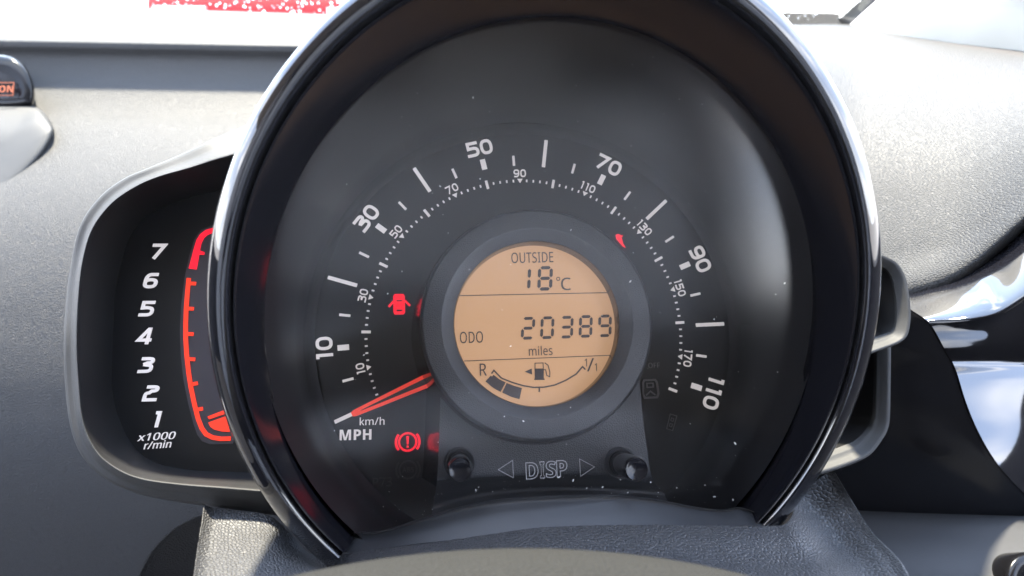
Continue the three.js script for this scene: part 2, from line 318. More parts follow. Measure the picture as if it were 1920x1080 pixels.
  const lg = new THREE.CylinderGeometry(.455 * K, .455 * K, .0012, 96); lg.rotateX(Math.PI / 2); lg.translate(0, 0, ZL * K - .0007);
  const lcd = part('display_panel', lg, M.lcd, sp, 'round amber liquid crystal display');
  const px = .0003 * 0 + (K * .0029);   // metres per photo pixel at the display
  const onLcd = (name, g, p, rot = 0) => part(name, place(g, p, rot, .00005), M.seg, lcd);
  onLcd('display_text', textGeo('OUTSIDE', 21 * px, fontR, .74, 0, .0002), lcdP(998, 483));
  onLcd('display_text', textGeo('ODO', 22 * px, fontR, .72, 0, .0002), lcdP(884, 632.5));
  onLcd('display_text', textGeo('miles', 18.5 * px, fontR, .84, 0, .0002), lcdP(1013.5, 657.5));
  onLcd('display_text', textGeo('R', 23 * px, fontR, .86, 0, .0002), lcdP(906, 693));
  onLcd('display_text', textGeo('C', 25 * px, fontR, 1.12, 0, .0002), lcdP(1061, 532.5));
  onLcd('degree_sign', ext(strokeShape(ell(0, 0, 3.1 * px, 3.1 * px, 0, 360, 24).slice(0, -1), 1.5 * px, true), .0002), lcdP(1046.5, 523));
  { const gs = [textGeo('1', 15 * px, fontR, .8, .05, .0002), textGeo('/', 25 * px, fontR, 1.1, .05, .0002), textGeo('1', 15 * px, fontR, .8, .05, .0002)]; const off = [[-9, 4.5], [0, 0], [10, -5]]; gs.forEach((g, i) => g.translate(off[i][0] * px, off[i][1] * px, 0)); onLcd('display_text', merge(gs), lcdP(1107, 684)); }
  const rule = (x0, y0, x1, y1) => { const a = lcdP(x0, y0), b = lcdP(x1, y1), L = a.distanceTo(b); const g = new THREE.BoxGeometry(L, 1.5 * px, .0002); const c = a.clone().lerp(b, .5); return onLcd('rule_line', g, c, Math.atan2(b.y - a.y, b.x - a.x)); };
  rule(858, 554.5, 1150, 548.5); rule(870, 677, 1149, 666);
  const SEG = { a: [0, 1, 1, 1], b: [1, 1, 1, .5], c: [1, .5, 1, 0], d: [0, 0, 1, 0], e: [0, .5, 0, 0], f: [0, 1, 0, .5], g: [0, .5, 1, .5] };
  const MAP = { 0: 'abcdef', 1: 'bc', 2: 'abged', 3: 'abgcd', 8: 'abcdefg', 9: 'abfgcd' };
  function sevenSeg(d, W, H, w, slant) {
    const out = []; for (const s of MAP[d]) {
      let [x0, y0, x1, y1] = SEG[s]; x0 *= W; x1 *= W; y0 *= H; y1 *= H; const dx = x1 - x0, dy = y1 - y0, L = Math.hypot(dx, dy), ux = dx / L, uy = dy / L, g = w * .22, q = w * .5;
      const P = (t, n) => [x0 + ux * t - uy * n, y0 + uy * t + ux * n];
      out.push(ext(poly([P(g, 0), P(g + q, q), P(L - g - q, q), P(L - g, 0), P(L - g - q, -q), P(g + q, -q)]), .0002));
    }
    const m = merge(out); m.translate(-W / 2, -H / 2, 0); m.applyMatrix4(new THREE.Matrix4().set(1, slant, 0, 0, 0, 1, 0, 0, 0, 0, 1, 0, 0, 0, 0, 1)); return m;
  }
  const digit = (d, x, y, W, H, w) => onLcd('display_digit', sevenSeg(d, W * px, H * px, w * px, .09), lcdP(x, y));
  digit('1', 982, 523, 21, 42, 6.4); digit('8', 1022, 522, 23, 42, 6.4);
  [['2', 990, 615.5], ['0', 1026, 614.5], ['3', 1062, 613.5], ['8', 1098, 612], ['9', 1134, 611]].forEach(([d, x, y]) => digit(d, x, y, 21, 38, 5.6));
  // fuel gauge arc, end hooks, blocks and pump sign
  const arcPts = [[926, 700], [940, 709], [960, 717], [980, 723], [1000, 726.5], [1020, 726], [1040, 722], [1060, 713.5], [1080, 701.5], [1093, 690]].map(([x, y]) => { const p = lcdP(x, y); return [p.x, p.y]; });
  const hook = (...q) => q.map(([x, y]) => { const p = lcdP(x, y); return [p.x, p.y]; });
  onLcd('fuel_arc', ext(strokeShape([...hook([921.5, 700.5], [926, 694.5]), ...arcPts.slice(1, -1), ...hook([1092, 687.5], [1097.5, 693])], 2.8 * px), .0002), vec(0, 0, ZL * K));
  onLcd('fuel_mark', ext(poly(hook([1009.5, 727], [1012.5, 727], [1012.5, 735], [1009.5, 735])), .0002), vec(0, 0, ZL * K));
  onLcd('fuel_block', ext(poly(hook([910, 715], [920, 704.5], [923, 706], [925, 702.5], [936, 711], [948, 717], [938.5, 735], [924, 727])), .0002), vec(0, 0, ZL * K));
  onLcd('fuel_block', ext(poly(hook([950, 718], [964, 723.5], [978.5, 727.5], [974, 748.5], [958, 744], [941.5, 736])), .0002), vec(0, 0, ZL * K));
  const pump = [ext(poly(hook([1002, 691], [1019.5, 691], [1019.5, 709.5], [1021, 710], [1021, 712.5], [1001.5, 712.5], [1001.5, 710], [1002.5, 709.5])), .0002), ext(strokeShape(hook([1003, 681], [1018, 680.5], [1018.5, 692], [1003, 692]), 1.6 * px, true), .0002), ext(strokeShape(hook([1019, 693], [1023, 693.5], [1025, 704], [1030.5, 706.5], [1031, 698], [1027.5, 685], [1021, 680]), 1.7 * px), .0002)];
  onLcd('pump_sign', merge(pump), vec(0, 0, ZL * K));
  onLcd('side_arrow', ext(poly(hook([983.5, 697], [997, 691], [997.5, 702.5])), .0002), vec(0, 0, ZL * K));

  // console below the collar with the display buttons
  const ZP = .50, pp = (x, y, z = ZP) => V(x, y, z);
  const inv = x => x.z;
  const rowsTop = [[[826, 735], [900, 770], [1006, 780], [1110, 760], [1196, 680]], [[824, 800], [900, 805], [1010, 805], [1110, 800], [1206, 790]], [[822, 850], [900, 850], [1010, 850], [1110, 848], [1214, 846]], [[820, 893], [900, 890], [1010, 886], [1110, 884], [1220, 886]], [[818, 912], [900, 902], [1010, 897], [1110, 897], [1228, 905]]];
  const cg = sheet([...rowsTop.map((r, i) => r.map(([x, y]) => pp(x, y, [ZP, ZP, ZP, .495, .45][i]))), [[812, 950], [900, 928], [1010, 918], [1110, 917], [1245, 925]].map(([x, y]) => pp(x, y, .34)), [[806, 985], [900, 955], [1010, 940], [1110, 940], [1260, 960]].map(([x, y]) => pp(x, y, .46))], 8, 6);
  const con = part('button_console', cg, M.collar, sp);
  // side walls of the console down to the dial
  for (const s of [0, 1]) {
    const e = s ? rowsTop.map((r, i) => pp(r[4][0], r[4][1], [ZP, ZP, ZP, .495, .45][i])) : rowsTop.map((r, i) => pp(r[0][0], r[0][1], [ZP, ZP, ZP, .495, .45][i]));
    const b = e.map(p => vec(p.x + (s ? .05 : -.10) * K * (s ? .3 : 1), p.y, 0));
    part('console_side', sheet([e, b], 4, 3, !!s), M.wallGloss, sp);
  }
  // raised lettering
  const emb = (g, x, y) => part('button_lettering', place(g, pp(x, y, ZP), 0, .00005), M.paleRib, con);
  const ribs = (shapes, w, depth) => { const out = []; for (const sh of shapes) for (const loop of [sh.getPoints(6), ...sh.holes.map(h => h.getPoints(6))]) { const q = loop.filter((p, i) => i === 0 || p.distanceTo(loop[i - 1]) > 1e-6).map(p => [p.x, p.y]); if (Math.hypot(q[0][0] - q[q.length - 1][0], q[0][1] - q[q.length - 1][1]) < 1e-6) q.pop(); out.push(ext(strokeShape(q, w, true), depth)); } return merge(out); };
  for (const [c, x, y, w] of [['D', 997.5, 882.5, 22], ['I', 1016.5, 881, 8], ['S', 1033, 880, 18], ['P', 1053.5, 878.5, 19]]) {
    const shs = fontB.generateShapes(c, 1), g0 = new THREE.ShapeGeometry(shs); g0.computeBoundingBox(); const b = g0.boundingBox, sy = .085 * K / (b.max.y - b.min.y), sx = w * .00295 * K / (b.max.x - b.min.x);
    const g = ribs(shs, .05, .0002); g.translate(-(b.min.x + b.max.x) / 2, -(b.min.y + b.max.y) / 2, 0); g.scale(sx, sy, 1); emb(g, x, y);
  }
  for (const s of [-1, 1]) { const c = pp(s < 0 ? 948 : 1101, s < 0 ? 880 : 876, ZP); const w = .040 * K, h = .046 * K, tri = poly([[s * w, 0], [-s * w, h], [-s * w, -h]]); part('arrow_sign', place(ribs([tri], .00016, .0002), c, 0, .00005), M.paleRib, con); }
  // push buttons
  for (const [x, y] of [[862, 868], [1163, 868]]) {
    const b = pp(x, y, ZP), L = .36 * K;
    const k = (pts) => { const g = new THREE.LatheGeometry(pts.map(q => new THREE.Vector2(q[0] * K, q[1] * K)), 48); g.rotateX(Math.PI / 2); g.translate(b.x, b.y, b.z); return g; };
    const btn = part('reset_button', k([[.062, 0], [.062, .30], [.060, .33], [.054, .348]]), M.gloss, sp);
    part('button_cap', k([[.0, .334], [.030, .337], [.046, .346], [.0545, .348]]), M.innerGloss, btn);
    part('button_sleeve', k([[.085, -.05], [.085, .02], [.078, .03], [.068, .02], [.066, -.02]]), M.collar, btn);
  }

  // needle
  {
    const z = .20 * K, tip = V(660, 777, .2), up = V(797, 704, .2), lo = V(806, 723, .2), mid = up.clone().lerp(lo, .5), dir = tip.clone().sub(mid), L = dir.length(); dir.normalize();
    const nrm = vec(-dir.y, dir.x, 0), P = (t, s) => { const q = mid.clone().addScaledVector(dir, t * L).addScaledVector(nrm, s * K); return [q.x, q.y]; };
    const body = new THREE.ExtrudeGeometry(poly([P(-.9, .045), P(0, .032), P(.97, .012), P(.99, .007), P(.99, -.007), P(.97, -.012), P(0, -.032), P(-.9, -.045)]), { depth: .0009, bevelEnabled: false }); body.translate(0, 0, z - .0009);
    const nd = part('needle', body, M.needleCore, sp, 'red edged pointer resting on zero');
    for (const s of [-1, 1]) part('needle_edge', (() => { const g = new THREE.ExtrudeGeometry(poly([P(0, s * .040), P(.96, s * .019), P(1, s * .012), P(1, 0), P(.90, 0), P(.86, s * .003), P(.66, s * .007), P(0, s * .018)]), { depth: .0012, bevelEnabled: false }); g.translate(0, 0, z - .0005); return g; })(), M.needle, nd);
    const hub = new THREE.CylinderGeometry(.2 * K, .2 * K, .003, 40); hub.rotateX(Math.PI / 2); hub.translate(0, 0, z - .002); part('needle_hub', hub, M.black, nd);
  }
  // lit warning lamps
  const onDial = (name, list, mat, label) => part(name, (() => { const g = merge(list); g.translate(0, 0, .0002); return g; })(), mat, sp, label);
  const dp = (...q) => q.map(([x, y]) => { const p = V(x, y, 0); return [p.x, p.y]; });
  {
    const body = poly(dp([737.5, 556], [740, 551.5], [756.5, 551.5], [759, 555], [759.5, 586], [757, 589.5], [740, 590], [738, 586]));
    body.holes.push(poly(dp([743, 563], [755, 562.5], [753.5, 565], [744, 565.5])), poly(dp([743.5, 580.5], [755, 580.5], [754, 583.8], [743.5, 584])));
    onDial('door_ajar_lamp', [ext(body), ext(strokeShape(dp([738, 565], [729, 575.5]), .013 * K)), ext(strokeShape(dp([759.5, 564], [769, 573.5]), .013 * K))], M.red, 'lit red door ajar warning');
    const c = V(764.5, 828.5, 0), rr = .052 * K, arc = (r, a0, a1, w) => ext(strokeShape(Array.from({ length: 15 }, (_, i) => { const a = (a0 + (a1 - a0) * i / 14) * Math.PI / 180; return [c.x + r * Math.cos(a), c.y + r * Math.sin(a)]; }), w));
    const ring = strokeShape(Array.from({ length: 40 }, (_, i) => { const a = i / 40 * 2 * Math.PI; return [c.x + rr * Math.cos(a), c.y + rr * Math.sin(a)]; }), .012 * K, true);
    onDial('brake_lamp', [ext(ring), arc(rr * 1.36, 140, 220, .014 * K), arc(rr * 1.36, -40, 40, .014 * K), ext(poly(dp([762, 817.5], [767, 817.5], [766, 833], [763, 833]))), ext(poly(dp([762.6, 835.5], [766.4, 835.5], [766.4, 839.5], [762.6, 839.5])))], M.red, 'lit red brake warning');
    const s = [ext(poly(dp([1154, 441], [1158, 439], [1163, 441], [1166, 450], [1168, 457], [1173, 465], [1168, 463], [1161, 455], [1155, 448]))), ext(strokeShape(dp([1162, 446], [1167, 442]), .01 * K))];
    onDial('belt_lamp', s, M.red, 'lit red lamp half hidden behind the collar');
    // unlit lamps
    const c2 = V(765, 881, 0), arc2 = (r, a0, a1, w) => ext(strokeShape(Array.from({ length: 25 }, (_, i) => { const a = (a0 + (a1 - a0) * i / 24) * Math.PI / 180; return [c2.x + r * Math.cos(a), c2.y + r * Math.sin(a)]; }), w));
    onDial('unlit_lamp', [arc2(rr, 0, 356, .010 * K), arc2(rr * 1.36, 140, 220, .011 * K), arc2(rr * 1.36, -40, 40, .011 * K), place(textGeo('ABS', .03 * K, fontR), c2)], M.faint);
    onDial('unlit_lamp', [place(textGeo('P73', .055 * K, fontR, 1), V(717, 904, 0))], M.faint);
    onDial('unlit_lamp', [place(textGeo('OFF', .034 * K, fontR, 1), V(1226, 685, 0))], M.ghost);
    { const cc = V(1219, 729, 0), q = strokeShape([[-.04, -.055], [.04, -.055], [.05, -.03], [.045, .04], [.035, .055], [-.035, .055], [-.045, .04], [-.05, -.03]].map(w => [cc.x + w[0] * K, cc.y + w[1] * K]), .013 * K, true); onDial('unlit_lamp', [ext(q), ext(strokeShape([[-.02, .01], [.02, .01], [.02, .035], [-.02, .035]].map(w => [cc.x + w[0] * K, cc.y + w[1] * K]), .008 * K, true)), ext(strokeShape([[-.03, -.04], [0, -.015], [.03, -.04]].map(w => [cc.x + w[0] * K, cc.y + w[1] * K]), .008 * K))], M.ghost); }
    { const cc = V(1259, 791, 0), a = -.35, tr = w => [cc.x + (w[0] * Math.cos(a) - w[1] * Math.sin(a)) * K, cc.y + (w[0] * Math.sin(a) + w[1] * Math.cos(a)) * K]; onDial('unlit_lamp', [ext(strokeShape([[-.02, -.05], [.02, -.05], [.022, .045], [-.022, .045]].map(tr), .005 * K, true)), ext(strokeShape([[-.008, -.03], [.008, -.03], [.008, -.012], [-.008, -.012]].map(tr), .004 * K, true)), ext(strokeShape([[-.008, .006], [.008, .006], [.008, .024], [-.008, .024]].map(tr), .004 * K, true))], M.ghost); }
  }
  // clear cover
  {
    const arch = [[640, 1020], [662, 1004], [703, 1003], [735, 995], [780, 981], [855, 958], [930, 943], [1005, 937], [1080, 934], [1155, 934], [1230, 942], [1305, 956], [1354, 961], [1400, 964], [1470, 990]].map(([x, y]) => { const p = V(x, y, 1.085, .42); return [p.x / K, p.y / K + .11]; });
    const reach = t => { const c = Math.cos(t), q = Math.sin(t); let R = 1.342; for (let i = 0; i < arch.length - 1; i++) { const [x0, y0] = arch[i], ex = arch[i + 1][0] - x0, ey = arch[i + 1][1] - y0, den = c * ey - q * ex; if (Math.abs(den) < 1e-9) continue; const k = (x0 * ey - y0 * ex) / den, u = (x0 * q - y0 * c) / den; if (k > 0 && u >= 0 && u <= 1) R = Math.min(R, k); } return R; };
    const g = sweep(0, 2 * Math.PI, 144, 15, (t, k) => { const r = Math.max(.002, k / 14) * reach(t), x = r * Math.cos(t), y = -.11 + r * Math.sin(t); return vec(x, y, 1.085 + .42 * y + .07 * (1 - (r / 1.342) ** 2)).multiplyScalar(K); });
    part('clear_cover', g, M.clear, sp);
  }
}

// ---------------------------------------------------------------- rev counter
const outlineL = { out: [[520, 215], [470, 231], [400, 262], [333, 294], [278, 318], [233, 338], [189, 373], [153, 427], [136, 502], [127, 569], [124, 640], [126, 721], [137, 803], [161, 860], [206, 901], [263, 927], [344, 943], [426, 954], [532, 968], [620, 975]],
  inn: [[520, 268], [437, 293], [400, 303], [358, 316], [300, 332], [256, 351], [211, 382], [176, 427], [158, 480], [149, 547], [145, 640], [149, 721], [157, 791], [181, 844], [218, 876], [263, 895], [328, 905], [418, 912], [500, 918], [600, 922]],
  face: [[520, 342], [440, 351], [411, 358], [370, 366], [331, 378], [300, 391], [269, 409], [247, 438], [233, 471], [216, 547], [211, 640], [210, 721], [218, 770], [234, 811], [250, 836], [270, 856], [304, 872], [365, 882], [467, 886], [580, 888]] };
{
  const tc = thing('rev_counter', 'narrow rev counter with red scale beside the speedometer', 'rev counter', V(350, 940, .1));
  const o = outlineL.out.map(([x, y], i) => V(x, y, .57 - 1.25 * Math.hypot(x - outlineL.inn[i][0], y - outlineL.inn[i][1]) / 330)), mid = outlineL.out.map(([x, y], i) => V(lerp(x, outlineL.inn[i][0], .5), lerp(y, outlineL.inn[i][1], .5), .575 - .5 * Math.hypot(x - outlineL.inn[i][0], y - outlineL.inn[i][1]) / 330)), crest = outlineL.out.map(([x, y], i) => V(lerp(x, outlineL.inn[i][0], .88), lerp(y, outlineL.inn[i][1], .88), .585)), inn = outlineL.inn.map(([x, y]) => V(x, y, .57)), in2 = outlineL.inn.map(([x, y], i) => V(lerp(x, outlineL.face[i][0], .12), lerp(y, outlineL.face[i][1], .12), .48)), fc = outlineL.face.map(([x, y]) => V(x, y, .12));
  const skirt = o.map(p => vec(p.x * .97, p.y * .94, -.9 * K)), sk1 = o.map(p => vec(p.x * .998, p.y, .05 * K));
  part('rim', sheet([skirt, sk1, o, mid, crest, inn], 5, 5, false), M.rim, tc);
  part('recess_wall', sheet([inn, in2, fc], 5, 4, false), M.satin, tc);
  const fp = poly([...fc.map(p => [p.x, p.y])]); const fg = ext(fp, .002); fg.translate(0, 0, .12 * K - .002); part('face', fg, M.black, tc);
  const bb = poly(o.map(p => [p.x * .97, p.y * .94])); const bg = ext(bb, .002); bg.translate(0, 0, -.9 * K); part('back_cover', bg, M.black, tc);
  const ZT = .12, at = (...q) => q.map(([x, y]) => { const p = V(x, y, ZT); return [p.x, p.y]; });
  [['7', 297.5, 471.5], ['6', 284, 526.5], ['5', 277, 579], ['4', 273, 631], ['3', 275.5, 684.5], ['2', 284, 737.5], ['1', 295, 786]].forEach(([c, x, y]) => {
    const n = numberGeo(c, .092 * K, .86, .20, .1, .2, .0005); const p = V(x, y, ZT); part('rev_number', place(n, p, -.02, .0001), M.white, tc);
  });
  part('unit_lettering', place(textGeo('x1000', .042 * K, fontR, 1.35, .22, .0004), V(295, 818, ZT), .02, .0001), M.white, tc);
  part('unit_lettering', place(textGeo('r/min', .042 * K, fontR, 1.1, .22, .0004), V(297, 833.5, ZT), .03, .0001), M.white, tc);
  const strip = poly(at([418, 424], [398, 423], [378, 432], [366, 448], [356, 480], [347, 522], [341, 570], [338.5, 620], [340, 665], [345, 712], [354, 757], [364, 795], [371, 815], [380, 827], [395, 833], [436, 832], [439, 826], [440, 700], [440, 500]));
  const sg = ext(strip, .0006); sg.translate(0, 0, ZT * K); part('scale_window', sg, M.window, tc, 'smoky grey window behind the red scale');
  const flat = (name, shapes, mat, label) => { const g = merge(shapes.map(s => ext(s, .0005))); g.translate(0, 0, ZT * K + .0004); return part(name, g, mat, tc, label); };
  flat('red_zone', [poly(at([416, 428], [402, 428], [388, 432], [377, 440], [370, 451], [365, 468], [360, 487], [355.5, 504], [370, 506], [372.5, 493], [375, 478], [384.5, 478.5], [385, 473.5], [376, 470.5], [379, 457], [384, 447], [391, 441], [402, 437], [418, 436]))], M.red, 'crimson red zone from six and a half');
  const band = [[352.5 + 3, 522], [353.2, 547], [350.8, 577], [349.8, 605], [349.8, 636], [351.5, 664], [355, 697], [359.5, 726], [366, 757], [373, 785], [380, 803], [388, 814], [400, 820], [415, 822.5], [434, 822]];
  flat('rev_scale', [strokeShape(at(...band), .0245 * K)], M.orange);
  [[360, 532], [356, 579], [355.5, 626.5], [358.5, 673.5], [363.5, 720.5], [373, 768]].forEach(([x, y], i) => { const dx = 8, dy = i > 3 ? -2 : .5; flat('rev_tick', [strokeShape(at([x - 2, y], [x + dx + 1, y + dy]), .021 * K)], M.orange); });
  flat('rev_bar', [poly(at([390.5, 781], [420, 769.5], [423, 776], [394, 786]))], M.orange);
  flat('rev_bar', [poly(at([392, 792], [424, 780.5], [432.5, 809.5], [418, 809], [403, 805], [396, 800]))], M.orange);
}

// ---------------------------------------------------------------- two framed pockets at the other side
function pocket(label, out, inn, z, mirrorBack) {
  const g = thing('side_pocket', label, 'side pocket', V(out[Math.floor(out.length / 2)][0], out[out.length - 1][1], z - .3));
  const o = out.map(([x, y]) => V(x, y, z)), c = out.map(([x, y], i) => V(lerp(x, inn[i][0], .5), lerp(y, inn[i][1], .5), z + .06)), n = inn.map(([x, y]) => V(x, y, z + .02)), deep = n.map(p => vec(p.x - .02 * K, p.y, (z - .9) * K)), sk = o.map(p => vec(p.x - .1 * K, p.y, (z - 1.2) * K));
  part('frame', sheet([sk, o, c, n], 5, 5, true), M.rim, g);
  part('pocket_wall', sheet([n, deep], 5, 4, true), M.black, g);
  const f = ext(poly([...deep.map(p => [p.x, p.y]), [1.2 * K, deep[deep.length - 1].y], [1.2 * K, deep[0].y]]), .002); f.translate(0, 0, (z - .9) * K - .002); part('pocket_floor', f, M.black, g);
}
pocket('small upper pocket with thin grey frame beside the speedometer rim', [[1600, 476], [1630, 480], [1646, 486], [1664, 498.5], [1678, 523], [1684.5, 551.5], [1688, 580], [1688, 604.5], [1682.5, 633], [1668, 647], [1640, 658], [1600, 672]], [[1600, 496], [1630, 499], [1644, 503], [1660, 508], [1670, 523], [1676, 555.6], [1677.5, 580], [1677, 604.5], [1672, 619], [1658, 626], [1632, 635], [1600, 646]], .55);
pocket('tall lower pocket with pale grey frame beside the speedometer rim', [[1600, 560], [1640, 575], [1652, 600], [1654, 640], [1654, 670], [1653.5, 706], [1652, 781], [1648, 806], [1639, 823], [1618, 851], [1586, 869], [1533, 887], [1480, 900]], [[1600, 580], [1625, 590], [1637, 610], [1639, 640], [1638.5, 665], [1638, 706], [1635.7, 770], [1632, 788], [1627, 802], [1604, 825], [1580, 836], [1540, 849], [1480, 862]], .30);

// ---------------------------------------------------------------- steering column cover
{
  const cc = thing('column_cover', 'grained dark grey steering column cover below the speedometer', 'column cover', D(960, 1200, .2));
  // smooth arch that closes the lower edge of the dial
  const top = [[560, 1052], [600, 1046], [640, 1018], [662, 998], [703, 997], [735, 989], [780, 975], [855, 952], [930, 937], [1005, 931], [1080, 928], [1155, 928], [1230, 936], [1305, 950], [1354, 955.5], [1388, 951], [1430, 966], [1468, 984], [1500, 990]];
  const bot = [[560, 1054], [600, 1049], [640, 1037], [662, 1035], [703, 1030], [735, 1026], [780, 1020], [855, 1011], [930, 1000], [1005, 990], [1080, 987], [1155, 985], [1230, 984], [1305, 985], [1354, 986], [1388, 986], [1430, 986], [1468, 987], [1500, 992]];
  const dTop = top.map(([x]) => .214), P1 = top.map(([x, y]) => D(x, y, .2065)), P0 = top.map(([x, y]) => D(x, y + 3, .232)), P2 = top.map(([x, y], i) => D(x, lerp(y, bot[i][1], .12), .2056)), P3 = top.map(([x, y], i) => D(x, lerp(y, bot[i][1], .6), .2018)), P4 = bot.map(([x, y]) => D(x, y, .199));
  part('front_trim', sheet([P0, P1, P2, P3, P4], 5, 5), M.trim, cc);
  // grained top that comes towards the driver
  const back = [[392, 950], [402, 953], [450, 957], [505, 967], [545, 1000], [590, 1042], [670, 1034], [780, 1021], [900, 1005], [1005, 990], [1117, 985], [1230, 984], [1342, 985.5], [1440, 986], [1478, 978], [1500, 930], [1546, 890], [1556, 896]];
  const r1 = [[388, 985], [398, 988], [452, 992], [510, 1002], [555, 1030], [600, 1058], [680, 1050], [790, 1040], [905, 1026], [1010, 1013], [1120, 1008], [1235, 1007], [1350, 1008], [1448, 1008], [1500, 1000], [1540, 975], [1580, 946], [1590, 952]];
  const r2 = [[382, 1030], [392, 1033], [460, 1035], [520, 1040], [570, 1056], [615, 1078], [700, 1076], [800, 1072], [912, 1062], [1020, 1052], [1130, 1049], [1245, 1049], [1360, 1052], [1460, 1052], [1530, 1046], [1580, 1030], [1616, 1002], [1626, 1008]];
  const r3 = [[372, 1110], [382, 1113], [465, 1115], [525, 1115], [590, 1116], [640, 1118], [720, 1120], [820, 1120], [930, 1118], [1040, 1114], [1150, 1110], [1260, 1108], [1375, 1108], [1480, 1105], [1560, 1100], [1625, 1090], [1672, 1072], [1690, 1082]];
  const r4 = r3.map(([x, y], i) => [x + (x - 1000) * .05, y + 160]);
  const dd = [[.205, .2085], [.198, .2015], [.188, .192], [.172, .176], [.155, .16]];
  const row = (a, k) => a.map(([x, y], i) => { const edge = i === 0 || i === a.length - 1; return D(x, y, [.1985, .1935, .1855, .170, .150][k] + (i < 5 ? .010 - k * .002 : 0) + (i > 14 ? .012 - k * .002 : 0)); });
  const L = [back, r1, r2, r3, r4].map((a, k) => { const q = row(a, k); const l0 = q[0].clone(), l1 = q[q.length - 1].clone(); const away = ray(960, 1000).normalize(); const lf = l0.clone().addScaledVector(away, .05).add(vec(.004, -.01, 0)), rf = l1.clone().addScaledVector(away, .05).add(vec(-.004, -.01, 0)); return [lf, ...q, rf]; });
  part('grained_top', sheet(L, 6, 7), M.cover, cc);
}

// ---------------------------------------------------------------- steering wheel: the top of its rim arches across the bottom edge
{
  const R0 = .178, r0 = .0155, topc = D(880, 1204, .121), ctr = vec(topc.x, topc.y - R0, topc.z);
  const w = thing('steering_wheel', 'matte grey steering wheel rim arching across the bottom edge', 'steering wheel', vec(ctr.x, ctr.y - R0, ctr.z));
  const t = new THREE.TorusGeometry(R0, r0, 28, 160); { const uv = t.attributes.uv; for (let i = 0; i < uv.count; i++) uv.setXY(i, uv.getX(i) * 2 * Math.PI * R0, uv.getY(i) * 2 * Math.PI * r0); } t.translate(ctr.x, ctr.y, ctr.z);
  part('rim', t, phy({ color: lin(.015, .015, .014), roughness: .8, specularIntensity: .35, bumpMap: rep(grainB, .05), bumpScale: .0002 }), w);
  const boss = new THREE.SphereGeometry(1, 40, 24); boss.scale(.07, .06, .028); boss.translate(ctr.x, ctr.y, ctr.z - .012); part('boss', boss, M.satin, w);
  for (const a of [.15, Math.PI - .15, -Math.PI / 2]) { const sp2 = new RoundedBoxGeometry(R0 - .05, .034, .014, 4, .006); sp2.translate((R0 + .05) / 2, 0, 0); sp2.rotateZ(a); sp2.translate(ctr.x, ctr.y, ctr.z - .008); part('spoke', sp2, M.satin, w); }
}

// ---------------------------------------------------------------- passenger airbag lamp and centre console hood at the far side
{
  const ab = thing('airbag_lamp', 'dark rounded lamp panel reading ON in orange', 'warning lamp', D(0, 190, .5));
  const o = [[-200, 100], [-100, 99], [-20, 101], [20, 106], [42, 120], [56, 140], [64, 165], [63, 190], [50, 200], [-20, 204], [-200, 204]];
  const r0 = o.map(([x, y]) => D(x, y, .545)), r1 = o.map(([x, y]) => D(lerp(x, -60, .02), lerp(y, 155, .05), .522)), r2 = o.map(([x, y]) => D(lerp(x, -60, .3), lerp(y, 155, .6), .52)), r3 = o.map(([x, y]) => D(lerp(x, -60, .8), 155, .52));
  part('lamp_panel', sheet([r0, r1, r2, r3], 5, 5), M.finBlack, ab);
  const tg = textGeo('ON', .0055, fontB, 1.0, 0, .0004); const p = D(12, 167, .516); part('lit_lettering', place(tg, p), std({ color: lin(.2, .06, .03), emissive: lin(.75, .16, .06), emissiveIntensity: .05 }), ab);
  const f = D(10, 167, .517), fr = ext(strokeShape([[-.0105, -.0052], [.006, -.0052], [.006, .0052], [-.0105, .0052]].map(q => [f.x + q[0], f.y + q[1]]), .0006, true), .0003); fr.translate(0, 0, f.z); part('lit_frame', fr, std({ color: lin(.2, .06, .03), emissive: lin(.75, .16, .06), emissiveIntensity: .03 }), ab);
}
{
  const h = thing('console_hood', 'smooth pale grey rounded hood of the centre console', 'console hood', D(-20, 400, .36));
  const o = [[-260, 196], [-120, 195], [-30, 195], [30, 196], [62, 199], [82, 212], [98, 236], [99, 252], [84, 282], [55, 318], [18, 356], [-30, 400], [-120, 470], [-260, 560]];
  const rows = [[0, .03], [.0, .008], [.08, 0], [.4, -.002], [.9, -.002]].map(([t, d]) => o.map(([x, y]) => { const yy = lerp(y, 330, t); return D(lerp(x, -200, t * .5), yy, (.505 - (yy - 196) * .00022) - (yy<225?(225-yy)*-.0006:0) + d); }));
  part('shell', sheet(rows, 5, 5), M.rim, h);
}

